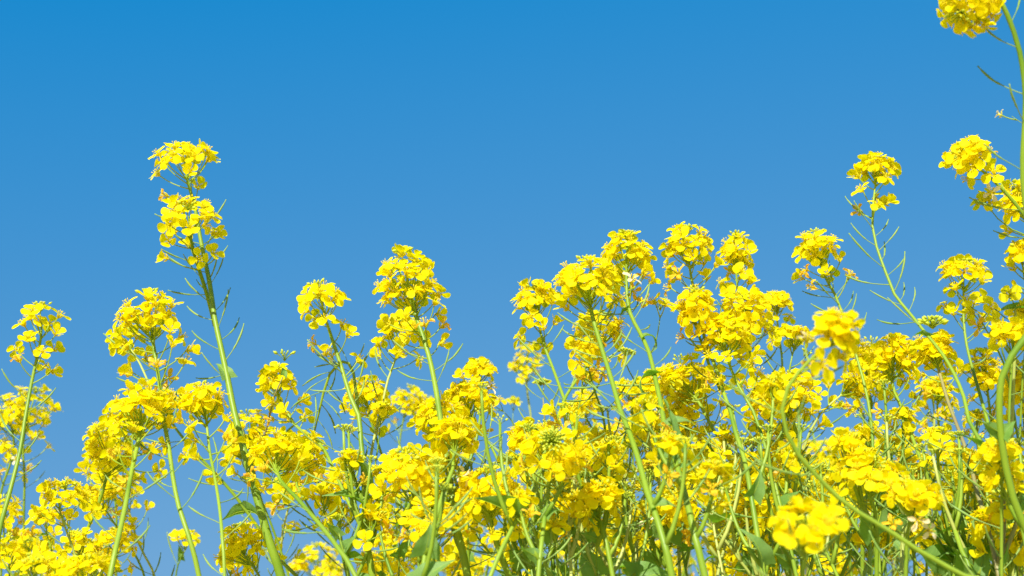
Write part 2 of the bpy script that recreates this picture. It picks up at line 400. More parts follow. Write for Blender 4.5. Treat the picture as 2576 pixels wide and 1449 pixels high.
        for lf in b.get('lf', ()):                             # (px along from the tip, length px, screen angle deg, shape, roll)
            a, Ll, an, k, roll = lf; pp, tt = ax.at(a * px)
            add_leaf(root, B, pp, Ll * px, an, k, roll, rg, rg.uniform(-.35, .35))
        if not b.get('j') and low:
            for k in range(low):                               # larger leaves lower on the stem, mostly under the picture
                i = int(len(kp) * rg.uniform(.05, .20))
                add_leaf(root, B, kp[i], rg.uniform(.03, .05), rg.choice((0, 180)) + rg.uniform(-40, 50), rg.randrange(6), rg.uniform(-.5, .5), rg, rg.uniform(-1, 1))
    return root
def add_leaf(root, B, pos, size, an, k, roll, rg, toward=0.0):
    a = R(an); right = Vector((1, 0, 0)); up = Vector((0, -math.sin(PITCH), math.cos(PITCH))); back = Vector((0, math.cos(PITCH), math.sin(PITCH)))
    x = (right * math.cos(a) + up * math.sin(a) - back * toward).normalized()
    zref = Vector((0, 0, 1)) if abs(x.z) < .75 else Vector((rg.uniform(-.4, .4), -1, .25))
    y = zref.cross(x).normalized(); z = x.cross(y)
    q = Quaternion(x, roll) @ Matrix((x, y, z)).transposed().to_quaternion()
    link('leaf', LEAF[k], root, pos - B, q, size)

# ---------------------------------------------------------------- the ground
bm = MB(); S = 1500
bm.v = [Vector((-S, -S, 0)), Vector((S, -S, 0)), Vector((S, S, 0)), Vector((-S, S, 0))]; bm.f = [(0, 1, 2, 3)]; bm.m = [0]
g = link('ground', bm.mesh('ground', [M_SOIL], False)); g['kind'] = 'structure'

# ---------------------------------------------------------------- the plants
def H(L, Rr, n, n2=0, L2=0, b='few', **k): return dict(L=L, R=Rr, n=n, n2=n2, L2=L2, b=b, **k)
def B_(p, d, h=None, w=(10, 7), **k):
    o = dict(p=p, d=d, w=w, **k)
    if h: o['h'] = h
    return o
EXEC_PLANTS = True
#PLANTS#
# left edge
plant('slim plant at the far left edge with a sparse open head above bare stalks', [
    B_([(-12, 1460), (-2, 1340), (25, 1237), (50, 1137), (62, 1060), (80, 960), (103, 850), (104, 765)], 1.15, H(85, 62, 11, 8, 85), (17, 9), d0=1.05)])
plant('background plant at left edge with a full head touching the picture border', [
    B_([(60, 1470), (60, 1300), (62, 1200), (58, 1120), (72, 1050), (92, 978)], 1.5, H(95, 72, 26, 8, 90, 'mid'), (9, 6)),
    B_([(-30, 1470), (0, 1250), (25, 1170), (35, 1110), (8, 1000)], 1.5, H(100, 55, 24, 10, 110), (9, 6))])
plant('low plant cut by the left border, its flowers near the bottom corner', [
    B_([(0, 1480), (8, 1360), (14, 1250)], 1.35, H(60, 48, 13, 5, 60), (8, 6)),
    B_([(20, 1500), (24, 1460), (20, 1350)], 1.3, H(90, 48, 16), (8, 6)),
    B_([(90, 1500), (92, 1470), (90, 1405)], .9, H(40, 55, 9, b='many', fs=1), (10, 8))])
plant('small plant low on the left with a loose little head above a curled leaf', [
    B_([(138, 1470), (135, 1400), (118, 1345), (115, 1283)], 1.3, H(45, 45, 14, 4, 50), (7, 5), lf=((62, 42, 160, 2, .3),)),
    B_([(205, 1470), (190, 1400), (165, 1330), (150, 1275), (168, 1218)], 1.15, H(58, 66, 20, 3, 60), (8, 6), m=M_STEMY)])
plant('leaning plant with a dense yellow head in the middle of the left clump', [
    B_([(273, 1470), (287, 1400), (315, 1275), (332, 1182), (350, 1102), (355, 1060), (350, 972)], 1.0, H(125, 88, 50, 10, 130), (19, 12), d0=0.86),
    B_([(395, 1470), (365, 1400), (342, 1350), (325, 1287), (305, 1230), (300, 1170)], 1.35, H(80, 50, 20, 4, 80), (8, 6), m=M_STEMY)])
plant('tall plant with the pointed crowded head highest in the left clump', [
    B_([(505, 1470), (475, 1350), (450, 1275), (435, 1200), (425, 1125), (410, 1045), (402, 970), (388, 880), (378, 810), (372, 732)], 1.05,
       H(125, 84, 40, 12, 130, 'few', tap=.2), (17, 11), pods=(9, 320, 640), d0=0.92),
    B_([(410, 1050), (385, 990), (352, 915), (322, 865), (312, 830)], 1.15, H(60, 52, 14), (8, 6), d0=1.07, j=True, m=M_STEMY)])
plant('bushy plant forming the ragged left flank of the left clump', [
    B_([(172, 1470), (217, 1337), (247, 1272), (268, 1200), (285, 1120), (290, 1038)], 1.25, H(165, 80, 66, 8, 90), (13, 8)),
    B_([(290, 1480), (293, 1350), (290, 1262), (265, 1170), (255, 1085)], 1.5, H(150, 56, 50, 6, 80), (8, 6)),
    B_([(372, 1480), (335, 1387), (307, 1342), (270, 1290), (243, 1215)], 1.3, H(70, 55, 22, 4, 80), (8, 6))])
plant('low plant rising from the bottom edge left of centre stems with big rounded petals', [
    B_([(225, 1500), (220, 1470), (222, 1402)], .88, H(60, 70, 18), (14, 10)),
    B_([(262, 1480), (285, 1420), (300, 1385), (298, 1335)], 1.3, H(55, 54, 18, 3, 60), (8, 6)),
    B_([(165, 1500), (150, 1480), (150, 1425)], 1.3, H(50, 45, 16), (8, 6))])
plant('slender plant with one large four petalled flower hanging beside its stem', [
    B_([(566, 1470), (560, 1362), (552, 1275), (540, 1200), (527, 1132), (520, 1067), (512, 1020), (498, 968)], 1.02, H(95, 66, 28, 9, 150), (13, 9), d0=0.9)])
plant('tall thick forked plant at left, two heads stacked above all its neighbours', [
    B_([(712, 1470), (680, 1370), (640, 1230), (618, 1150), (590, 1040), (572, 950), (555, 870), (540, 800), (527, 710), (508, 620), (488, 510), (470, 450), (462, 364)], 1.15,
       H(66, 80, 25, 3, 60, 'few'), (31, 9), pods=(17, 190, 660), lf=((640, 62, 118, 1, .4),), d0=1),
    B_([(541, 820), (522, 745), (495, 660), (480, 600), (472, 514)], 1.08, H(64, 74, 25, 8, 110), (15, 9), d0=1.13, j=True, pods=(5, 170, 290)),
    B_([(625, 1175), (650, 1140), (669, 1084), (691, 994), (711, 949), (718, 892)], 1.12, H(10, 15, 0, b='few', bs=.8, bo=.003), (7, 6), d0=1.15, j=True, m=M_STEMP,
       lf=((275, 95, 68, 2, 1.2), (55, 50, 75, 2, 1.0), (285, 40, 170, 1, .2)))])
plant('diagonal stem crossing behind the thick forked stem with a pair of blue green leaves', [
    B_([(770, 1480), (690, 1395), (644, 1320), (587, 1242), (537, 1187), (467, 1110), (425, 1050), (405, 985)], 1.22, H(60, 48, 18), (13, 8),
       lf=((375, 70, 185, 3, .5), (372, 66, -5, 3, -.5), (70, 60, 100, 0, 1.0)))])
plant('tiny distant plant with a flat open head alone in the sky near the bottom left', [
    B_([(438, 1480), (448, 1420), (465, 1385), (466, 1345)], 1.5, H(24, 40, 11), (6, 5), lf=((70, 42, 88, 0, .8),))])
plant('low plant with a full head near the bottom, just left of the thick forked stem', [
    B_([(668, 1490), (650, 1445), (615, 1395), (595, 1322)], 1.1, H(95, 72, 34, 4, 60, 'mid'), (10, 7)),
    B_([(560, 1500), (575, 1460), (600, 1400)], 1.2, H(50, 50, 14), (8, 6))])
plant('plant half hidden behind the thick forked stem with olive green buds in its head', [
    B_([(735, 1480), (690, 1340), (652, 1240), (630, 1130), (622, 1035)], 1.3, H(125, 66, 42, 4, 70), (9, 7)),
    B_([(652, 1240), (612, 1170), (592, 1112)], 1.28, H(40, 38, 12, b='many'), (7, 6), j=True)])
plant('curving plant with a small ragged head beside the purplish bud stalk', [
    B_([(945, 1480), (916, 1337), (894, 1300), (869, 1247), (851, 1207), (819, 1137), (794, 1102), (756, 1082), (739, 1065), (720, 1034), (702, 1000), (688, 925)], 1.15,
       H(70, 52, 20, 8, 100), (14, 8), d0=1)])
plant('leaning plant with the wide dense head left of centre in the lower mass', [
    B_([(905, 1470), (856, 1387), (819, 1337), (781, 1292), (744, 1250), (706, 1210), (690, 1170), (712, 1098)], 1.0, H(110, 76, 38, 4, 60), (17, 12), d0=0.84),
    B_([(800, 1315), (784, 1285), (756, 1240), (745, 1200), (775, 1108)], 1.12, H(100, 66, 34, 3, 60), (8, 7), d0=1.03, j=True),
    B_([(830, 1350), (822, 1320), (815, 1290), (815, 1240)], 1.05, H(35, 44, 9), (6, 5), d0=1.02, j=True)])
plant('narrow plant just left of the big dark upright leaf', [
    B_([(885, 1480), (868, 1400), (853, 1320), (850, 1265), (862, 1165)], 1.28, H(105, 50, 30, 3, 60), (9, 6))])
plant('short stalk topped only by a tight bunch of green buds between two pale leaves', [
    B_([(880, 1480), (868, 1405), (852, 1340), (846, 1292)], 1.0, H(10, 14, 1, b='mid', bs=.5, bo=.004), (7, 6),
       lf=((60, 60, 125, 0, .9), (105, 62, 58, 5, 1.3), (100, 70, 100, 0, 1.4)))])
plant('soft out of focus head at the bottom edge left of centre, seen against open sky', [
    B_([(800, 1500), (800, 1460), (797, 1368)], 1.9, H(90, 56, 50), (7, 6)), B_([(745, 1500), (750, 1460), (748, 1405)], 1.9, H(40, 26, 12), (6, 5)),
    B_([(840, 1500), (840, 1460), (835, 1420)], 1.8, H(40, 36, 14), (6, 5))])
plant('thin pale vertical stem with a long green pod left of the centre leaf', [
    B_([(704, 1480), (706, 1412), (711, 1337), (726, 1275), (738, 1200)], 1.4, H(60, 45, 14, 5, 150), (9, 6), m=M_STEMY, pods=(5, 190, 300))])
plant('branching plant with a kinked stem arched over like a hook and a loose bright head', [
    B_([(942, 1480), (925, 1380), (918, 1270), (915, 1190), (908, 1110), (902, 1045), (882, 1000), (859, 924), (834, 849), (815, 790), (799, 712)], 1.1,
       H(85, 64, 20, 7, 140), (24, 9), pods=(7, 210, 360), lf=((545, 118, 97, 1, 1.5), (545, 62, 52, 2, .9)), d0=1),
    B_([(916, 1250), (908, 1130), (903, 1060), (896, 987), (889, 937), (877, 914), (862, 910), (846, 922), (829, 942), (814, 987), (804, 1030), (791, 1087), (772, 1130)], 1.13,
       H(40, 45, 8), (13, 8), j=True, d0=1.12, pods=(14, 60, 300)),
    B_([(919, 1265), (928, 1180), (939, 1112), (954, 1050), (964, 1007), (976, 955), (994, 905), (1005, 860), (1010, 800)], 1.2, H(55, 64, 22, 8, 50, 'mid'), (11, 7), j=True, d0=1.12, m=M_STEMY),
    B_([(922, 1260), (936, 1210), (950, 1130), (957, 1060), (957, 1016)], 1.15, H(28, 42, 10), (7, 5), j=True, d0=1.12)])
plant('small head tucked behind the hooked stem left of centre', [
    B_([(1110, 1480), (1062, 1330), (1010, 1225), (980, 1190), (966, 1160), (954, 1125), (934, 1062), (921, 1012), (922, 955)], 1.2, H(75, 54, 26, 7, 60), (10, 7))])
plant('tall straight plant with the long dense oval head alone in mid sky', [
    B_([(1180, 1470), (1154, 1350), (1141, 1287), (1131, 1200), (1119, 1130), (1103, 1020), (1093, 960), (1080, 900), (1062, 840), (1045, 790), (1028, 720), (1012, 626)], 1.1,
       H(190, 80, 66, 9, 90, 'mid', tap=.3), (27, 12), pods=(4, 310, 400), d0=0.95)])
plant('soft background plant behind the foot of the long oval head', [
    B_([(1000, 1480), (1000, 1250), (1005, 1120), (1018, 1040), (1035, 972)], 1.8, H(75, 52, 36, 4, 50), (7, 5)),
    B_([(1060, 1480), (1070, 1250), (1080, 1080), (1075, 1000)], 1.8, H(60, 40, 22), (7, 5))])
plant('stout plant with two full heads massed at centre left over a smooth leaning stem', [
    B_([(1058, 1470), (1074, 1375), (1094, 1312), (1116, 1237), (1139, 1180), (1142, 1140), (1145, 1062)], .95, H(80, 66, 34, 3, 50), (17, 11), d0=0.82),
    B_([(1112, 1300), (1110, 1200), (1112, 1120), (1100, 1020)], 1.1, H(90, 76, 40, 4, 50), (10, 8), d0=.98, j=True)])
plant('plant with a small high head right of the long oval one', [
    B_([(1180, 1480), (1175, 1250), (1180, 1120), (1190, 1037), (1201, 1000), (1210, 912)], 1.22, H(45, 46, 18, 4, 45), (10, 6)),
    B_([(1345, 1480), (1310, 1320), (1279, 1212), (1254, 1162), (1234, 1120), (1209, 1085), (1181, 1045), (1176, 965)], 1.12, H(70, 60, 28, 7, 50), (11, 7), d0=0.95),
    B_([(1330, 1150), (1305, 1090), (1285, 1055), (1262, 1030), (1236, 1010)], 1.4, H(30, 35, 5), (6, 4), d0=1.4, j=False)])
plant('slender out of focus plant with a pale double tuft in the gap right of centre', [
    B_([(1360, 1480), (1350, 1200), (1337, 1060), (1325, 970), (1325, 868)], 1.85, H(100, 45, 38), (8, 6), m=M_STEMY),
    B_([(1290, 1480), (1290, 1200), (1290, 1060), (1292, 1005)], 1.7, H(20, 14, 4), (4, 3))])
plant('stalk ending in a round bunch of green buds in front of the pale double tuft', [
    B_([(1395, 1480), (1385, 1200), (1372, 1080), (1366, 1000), (1358, 955)], 1.28, H(14, 18, 1, b='many', bs=.66, bo=.004), (8, 6), m=M_STEMP, pods=(4, 40, 150))])
plant('tall plant with a neat small head first in the row right of the open gap', [
    B_([(1545, 1470), (1518, 1337), (1495, 1275), (1480, 1212), (1458, 1137), (1435, 1050), (1413, 987), (1393, 932), (1373, 880), (1360, 837), (1349, 782), (1342, 715)], 1.15,
       H(72, 60, 34, 6, 80), (17, 8), pods=(6, 160, 360), lf=((420, 40, 80, 2, .5),), d0=0.92)])
plant('tall plant with a wide domed head second in the row, pods spiralling below it', [
    B_([(1695, 1470), (1673, 1375), (1655, 1312), (1628, 1237), (1608, 1162), (1583, 1087), (1560, 1030), (1540, 960), (1515, 880), (1500, 830), (1485, 770), (1470, 650)], 1.0,
       H(110, 84, 48, 4, 30), (24, 12), pods=(22, 140, 520), d0=0.8)])
plant('tall leafy plant branching twice, airy head third in the row', [
    B_([(1778, 1470), (1750, 1357), (1735, 1290), (1718, 1225), (1698, 1157), (1673, 1075), (1661, 1010), (1648, 950), (1633, 887), (1610, 837), (1585, 787), (1576, 720), (1578, 586)], 1.05,
       H(105, 68, 34, 10, 60, 'mid'), (25, 10), lf=((205, 52, 185, 2, .3), (305, 75, 45, 4, .6), (440, 95, 158, 4, .2), (620, 85, 60, 2, 1.2), (715, 130, 80, 0, 1.4), (725, 70, 170, 5, 1.5), (735, 60, 20, 3, 1.4)), d0=0.82),
    B_([(1586, 790), (1563, 765), (1545, 740), (1535, 690)], 1.08, H(40, 42, 12, b='mid'), (7, 6), j=True, d0=1.05, lf=()),
    B_([(1635, 893), (1648, 868), (1656, 830), (1661, 795), (1660, 752)], 1.06, H(10, 22, 3, b='few', bs=.75, bo=.007), (5, 5), j=True, d0=1.05),
    B_([(1665, 1040), (1633, 1000), (1603, 970), (1582, 932), (1572, 908), (1578, 880)], 1.06, H(10, 18, 0, b='many', bs=.66, bo=.003), (7, 6), j=True, d0=1.05)])
plant('plant with the flat topped head highest in the centre right row', [
    B_([(1925, 1480), (1890, 1250), (1873, 1157), (1850, 1087), (1838, 1037), (1820, 987), (1800, 925), (1778, 865), (1760, 807), (1747, 735), (1733, 660), (1733, 570)], 1.1,
       H(95, 70, 36, 7, 50), (20, 8), pods=(5, 180, 420), d0=0.9),
    B_([(1812, 980), (1788, 930), (1773, 885), (1758, 844), (1750, 812), (1747, 730)], 1.03, H(90, 60, 36, 4, 40), (11, 8), d0=1.08, j=True)])
plant('narrow loose spire of flowers just right of the highest flat topped head', [
    B_([(1950, 1480), (1925, 1250), (1905, 1100), (1890, 930), (1872, 800), (1857, 740), (1852, 690), (1852, 588)], 1.2, H(110, 46, 26, 8, 70), (10, 6)),
    B_([(1898, 1010), (1893, 930), (1882, 850), (1872, 742)], 1.12, H(110, 68, 46, 5, 60), (10, 8), d0=1.18, j=True)])
plant('bright dense head crowding in front of the narrow loose spire', [
    B_([(2010, 1480), (1960, 1260), (1940, 1180), (1915, 1090), (1895, 1035), (1875, 1000), (1853, 962), (1838, 925), (1825, 880), (1828, 802)], 1.03, H(90, 68, 38, 12, 90), (14, 9), m=M_STEM, d0=0.92)])
plant('thin plant with a small starry head between the spire and the tall leaning head', [
    B_([(1990, 1480), (1975, 1200), (1969, 937), (1964, 875), (1955, 800), (1952, 740)], 1.3, H(48, 44, 20, 7, 80), (10, 6)),
    B_([(1985, 1300), (1982, 1000), (1987, 925), (1997, 875), (1996, 828)], 1.2, H(28, 50, 20), (8, 6)),
    B_([(1990, 925), (2012, 915), (2028, 885)], 1.2, H(8, 12, 0, b='few', bs=.6, bo=.003), (6, 5), j=True)])
plant('leaning plant with a rounded head and curved pods left of the tallest right stem', [
    B_([(2215, 1480), (2200, 1200), (2190, 1050), (2170, 950), (2140, 850), (2120, 790), (2100, 740), (2080, 705), (2062, 660), (2050, 582)], 1.2,
       H(85, 64, 34, 7, 60), (12, 8), pods=(11, 130, 300), d0=1.05)])
plant('slender bowed plant on the right with a small high head and long bare podded stem', [
    B_([(2600, 1470), (2560, 1270), (2530, 1195), (2500, 1160), (2460, 1100), (2438, 1060), (2425, 1000), (2400, 940), (2370, 890), (2330, 840), (2290, 790), (2250, 740), (2230, 690), (2205, 620), (2195, 570), (2196, 520), (2202, 465), (2206, 398)], 1.1,
       H(60, 54, 24, 6, 90), (17, 7), pods=(15, 160, 520), lf=((545, 60, 135, 2, .3), (905, 72, 130, 0, 1.2)), d0=0.86)])
plant('near sinuous dark stem along the right border with a hanging head in the top corner', [
    B_([(2640, 1480), (2580, 1330), (2548, 1250), (2530, 1174), (2514, 1050), (2520, 950), (2545, 895), (2590, 835), (2612, 760), (2600, 640), (2578, 500), (2573, 400), (2580, 250), (2565, 130), (2535, 40), (2510, -12), (2475, -22), (2435, 8), (2412, 44)], .85,
       H(110, 92, 56, 4, 30, 'mid', fs=.86), (25, 15), pods=(8, 130, 640), lf=((1310, 55, 50, 5, 1.3), (1300, 75, 150, 0, 1.1)))])
plant('thin stalk at the right border with one pale withered blossom hanging against the sky', [
    B_([(2760, 1480), (2700, 900), (2640, 520), (2600, 400), (2574, 312), (2545, 292), (2512, 276)], .95, H(14, 22, 1, b=None, L2=1, kind='pale', fs=.62), (7, 3), tilt=0)])
plant('plant reaching in from the right border with a nodding head, stem bare behind it', [
    B_([(2690, 1480), (2700, 1000), (2680, 750), (2640, 640), (2576, 540), (2530, 485), (2495, 450), (2465, 425), (2412, 372)], 1.0,
       H(75, 58, 28, 4, 70, 'mid'), (15, 10)),
    B_([(2650, 680), (2600, 600), (2545, 577), (2510, 550), (2490, 525), (2470, 495)], 1.02, H(30, 20, 4, b='many', bs=.62), (6, 5), j=True),
    B_([(2640, 750), (2610, 640), (2580, 560), (2545, 462)], 1.08, H(110, 52, 34, 3, 40), (9, 7), j=True),
    B_([(2620, 900), (2590, 760), (2575, 690), (2566, 610)], 1.1, H(60, 32, 14, 4, 60), (7, 6))])
plant('right border plant ending in a cluster of pale green buds over a pointed leaf', [
    B_([(2548, 1480), (2545, 1200), (2550, 950), (2558, 820), (2552, 770), (2536, 722)], 1.0, H(16, 22, 1, b='many', bs=.7, bo=.008), (12, 9), m=M_STEMY, lf=((62, 65, 178, 0, .2), (64, 50, 20, 0, .2)), pods=(4, 90, 200)),
    B_([(2560, 1300), (2570, 1000), (2580, 850), (2572, 770)], 1.15, H(60, 35, 14), (8, 6))])
plant('upright plant with an open starry head near the right border', [
    B_([(2560, 1480), (2520, 1200), (2490, 1080), (2470, 1010), (2450, 940), (2432, 870), (2424, 800), (2424, 720), (2426, 655)], 1.18, H(55, 60, 24, 8, 110, 'mid'), (16, 7), d0=1)])
plant('thin bare stalk with a single blossom beside the open starry head', [
    B_([(2600, 1480), (2560, 1100), (2524, 912), (2482, 832), (2460, 790), (2444, 742)], 1.0, H(22, 24, 2, 3, 50, None), (9, 5))])
plant('bright head cut by the right border at half height of the flower mass', [
    B_([(2540, 1480), (2538, 1100), (2545, 920), (2555, 818)], .95, H(65, 66, 32), (10, 8)),
    B_([(2590, 1480), (2585, 1200), (2575, 1040), (2562, 915)], 1.2, H(130, 52, 44, 4, 70), (10, 8))])
plant('loose head between the bowed stem and the right border', [
    B_([(2510, 1480), (2500, 1200), (2495, 1080), (2485, 990), (2470, 880)], 1.22, H(120, 52, 38, 4, 60), (10, 8))])
plant('near out of focus plant whose long sagging stem sweeps across the right side', [
    B_([(2540, 1500), (2427, 1449), (2382, 1425), (2307, 1382), (2232, 1332), (2157, 1287), (2107, 1250), (2057, 1200), (2007, 1142), (1978, 1087), (1968, 1030), (1982, 975), (2010, 935), (2057, 887), (2090, 862), (2125, 790)], .74,
       H(105, 60, 22, 3, 60, None), (18, 11), tilt=.2)])
plant('heavy rounded head under the tallest right stem, left of the green bud dome', [
    B_([(2170, 1480), (2170, 1250), (2175, 1162), (2185, 1087), (2192, 1012), (2180, 960), (2195, 855)], 1.25, H(105, 58, 44, 4, 60), (14, 10)),
    B_([(2455, 1480), (2420, 1387), (2394, 1312), (2370, 1262), (2344, 1212), (2314, 1150), (2290, 1087), (2262, 1012), (2244, 960), (2255, 850)], 1.18, H(110, 66, 50, 6, 70), (16, 9), d0=0.92)])
plant('purplish stemmed plant with a dome of green buds over its flowers at right', [
    B_([(2520, 1480), (2477, 1300), (2457, 1237), (2440, 1162), (2414, 1087), (2387, 1017), (2367, 950), (2352, 890), (2345, 815)], 1.12, H(120, 54, 40, 3, 60, 'many', bs=1.1, bo=.0), (17, 9), m=M_STEMP, d0=0.9)])
plant('upright pair of pale stems under the green bud dome with small scattered flowers', [
    B_([(2330, 1480), (2338, 1250), (2350, 1130), (2350, 1040), (2345, 955)], 1.35, H(50, 40, 16, 6, 80, 'mid'), (9, 6), m=M_STEMY),
    B_([(2440, 1480), (2427, 1362), (2412, 1300), (2397, 1237), (2380, 1162), (2364, 1087), (2358, 1010), (2375, 950)], 1.3, H(70, 40, 18, 4, 60), (13, 7))])
plant('pale arched stem carrying a small head over open sky right of the dense mass', [
    B_([(1982, 1480), (1987, 1287), (1997, 1237), (2015, 1157), (2037, 1087), (2064, 1040), (2094, 1012), (2127, 985), (2150, 975), (2172, 958)], 1.2, H(60, 52, 24, 5, 50), (10, 7), m=M_STEMY)])
plant('broad yellow mass of blossom left of the sagging near stem', [
    B_([(2020, 1480), (2010, 1200), (2002, 1087), (1988, 1017), (1985, 938)], 1.03, H(115, 74, 48, 5, 60), (13, 10)),
    B_([(1960, 1480), (1950, 1180), (1940, 1080), (1928, 955)], 1.12, H(110, 60, 40, 6, 80), (11, 9)),])
plant('wide spreading head at centre right below the leafy curved stalk', [
    B_([(1930, 1480), (1900, 1260), (1853, 1170), (1838, 1137), (1798, 1087), (1778, 1050), (1758, 1012), (1733, 982), (1715, 950), (1710, 900)], 1.15, H(120, 72, 50, 8, 80), (15, 9), d0=0.98),
    B_([(1700, 1300), (1660, 1100), (1655, 1000), (1645, 932)], 1.25, H(80, 56, 32, 5, 60), (8, 6)),
    B_([(1830, 1200), (1790, 1130), (1755, 1082), (1718, 1030), (1700, 1000)], 1.18, H(70, 60, 26, 5, 60), (10, 7), j=True)])
plant('plant leaning right with a broad head behind the stem of the domed head', [
    B_([(1222, 1480), (1290, 1325), (1343, 1232), (1385, 1095), (1408, 1037), (1425, 995), (1463, 937), (1483, 910), (1503, 870), (1515, 795)], 1.12, H(65, 74, 34, 5, 50, 'mid'), (15, 9), d0=0.84)])
plant('small plant with large single blossoms low between the first two tall row plants', [
    B_([(1610, 1480), (1563, 1237), (1538, 1187), (1523, 1087), (1515, 1035), (1500, 995), (1483, 937), (1473, 850)], 1.0, H(60, 42, 13, 4, 40), (10, 6), d0=1.15),
    B_([(1470, 1480), (1450, 1100), (1462, 1000), (1476, 940)], 1.1, H(35, 34, 7), (7, 5)),
    B_([(1480, 1480), (1470, 1150), (1475, 1050), (1475, 985)], 1.5, H(65, 44, 26, 5, 60), (7, 5))])
plant('background head with scattered blossoms between the second and third tall row stems', [
    B_([(1600, 1480), (1592, 1150), (1590, 1010), (1592, 962)], 1.3, H(50, 46, 26, 8, 80), (8, 6)),
    B_([(1640, 1480), (1625, 1150), (1612, 1035)], 1.45, H(80, 50, 26), (8, 6)),
    B_([(1560, 1480), (1545, 1180), (1530, 1075)], 1.5, H(90, 48, 28), (7, 6))])
plant('near head in the lower centre crowned by a large dome of green buds', [
    B_([(1352, 1480), (1360, 1387), (1370, 1300), (1380, 1225), (1386, 1165), (1388, 1112)], .93, H(70, 82, 28, 5, 30, 'dome', bs=1.0, bo=-.002, tmin=.42), (17, 13), tilt=.9, d0=0.86)])
plant('full bright head left of the large green bud dome', [
    B_([(1325, 1480), (1325, 1300), (1328, 1160), (1320, 1065)], 1.08, H(85, 56, 36, 4, 50), (9, 7)),
    B_([(1330, 1480), (1310, 1300), (1298, 1200), (1290, 1148)], 1.05, H(20, 26, 5, b='many', bs=.7), (8, 6))])
plant('large near head of rounded petals in the lower centre left of the bud dome', [
    B_([(1292, 1470), (1269, 1412), (1249, 1362), (1234, 1312), (1229, 1262), (1222, 1180)], .95, H(115, 84, 50, 3, 50), (14, 11)),
    B_([(1360, 1470), (1320, 1410), (1288, 1382), (1270, 1340), (1280, 1225)], 1.02, H(90, 58, 32), (11, 9)),
    B_([(1240, 1400), (1200, 1350), (1180, 1290), (1175, 1250)], 1.1, H(60, 48, 18, 4, 50), (8, 7), j=True)])
plant('bright tilted head showing its buds right of the big dark upright leaf', [
    B_([(1052, 1480), (1054, 1350), (1045, 1270), (1030, 1220), (1020, 1145)], 1.0, H(85, 72, 34, 6, 50, 'mid', bs=.9), (9, 8), tilt=.7)])
plant('starry open blossoms in the lower centre below the bright tilted head', [
    B_([(1098, 1480), (1091, 1400), (1088, 1350), (1080, 1285)], .95, H(60, 72, 22, 4, 50), (10, 8), tilt=.5),
    B_([(1090, 1350), (1085, 1300), (1075, 1228)], 1.03, H(50, 42, 13, 4, 40), (8, 7), j=True),
    B_([(1003, 1480), (1005, 1360), (1003, 1285)], 1.1, H(30, 22, 4), (6, 5), lf=((110, 60, 60, 0, .5), (120, 50, 140, 2, 1)))])
plant('low far plant at the bottom edge right of the hooked stem plant', [
    B_([(930, 1500), (926, 1460), (925, 1392)], 1.3, H(60, 38, 18), (7, 6)),
    B_([(1015, 1500), (1012, 1470), (1010, 1388)], 1.35, H(60, 60, 30), (8, 6)),
    B_([(965, 1500), (962, 1440), (960, 1345)], 1.3, H(50, 24, 8), (6, 5), lf=((110, 45, 130, 0, .6),))])
plant('full head of the lower centre right with broad flat petals', [
    B_([(1420, 1480), (1425, 1387), (1436, 1350), (1430, 1312), (1430, 1250)], 1.02, H(60, 60, 32, 6, 60), (10, 8)),
    B_([(1405, 1480), (1400, 1400), (1390, 1310)], .92, H(35, 40, 7), (8, 6))])
plant('thin stemmed head in front at the lower centre right, above a dark curled leaf', [
    B_([(1502, 1470), (1500, 1412), (1505, 1337), (1513, 1282), (1518, 1222)], .95, H(60, 58, 22, 2, 40), (7, 6), lf=((115, 45, 20, 0, .6), (150, 60, 150, 0, .9), (120, 50, 175, 2, .6)))])
plant('head on a stalk bent leftward in front of the tall leafy plant', [
    B_([(1900, 1460), (1863, 1412), (1833, 1370), (1800, 1332), (1763, 1310), (1735, 1302), (1712, 1290), (1700, 1240)], 1.0, H(75, 50, 24, 5, 40), (10, 8), m=M_STEMY),
    B_([(1665, 1480), (1660, 1400), (1672, 1330), (1680, 1262)], 1.05, H(80, 45, 18), (8, 6))])
plant('pair of heads right of the tall leafy plant beside a strip of sky', [
    B_([(1840, 1480), (1850, 1330), (1842, 1250), (1828, 1178)], 1.25, H(120, 58, 38, 5, 60), (10, 8)),
    B_([(1900, 1480), (1890, 1300), (1883, 1210), (1880, 1155)], 1.08, H(38, 54, 24, 4, 50), (9, 7), lf=((240, 70, 75, 2, 1.2),)),
    B_([(1800, 1500), (1810, 1400), (1812, 1330)], 1.3, H(90, 40, 22), (8, 6))])
plant('dense low head with a green eye at the bottom edge right of centre', [
    B_([(1890, 1510), (1888, 1470), (1887, 1365)], 1.15, H(80, 68, 44, b='many', bo=.002), (10, 8), tilt=.6)])
plant('nearest blurred head low on the right, large petals round pale buds', [
    B_([(2010, 1500), (2022, 1430), (2028, 1390), (2030, 1300)], .68, H(45, 92, 24, b='mid', bs=.6, bo=.006, fs=.9, tmin=.12), (16, 13), tilt=.3)])
plant('bright near head above the sagging near stem at lower right', [
    B_([(2205, 1480), (2206, 1350), (2202, 1287), (2184, 1237), (2190, 1200), (2208, 1162)], .92, H(70, 76, 34, 3, 40), (15, 12)),
    B_([(2278, 1480), (2282, 1350), (2290, 1300), (2292, 1218)], .85, H(70, 80, 36, 3, 40, fs=.9), (14, 12))])
plant('small flat head with one round white lit blossom left of the bright near heads', [
    B_([(2100, 1480), (2102, 1380), (2104, 1320), (2098, 1250)], 1.08, H(50, 46, 20, 4, 50), (8, 6))])
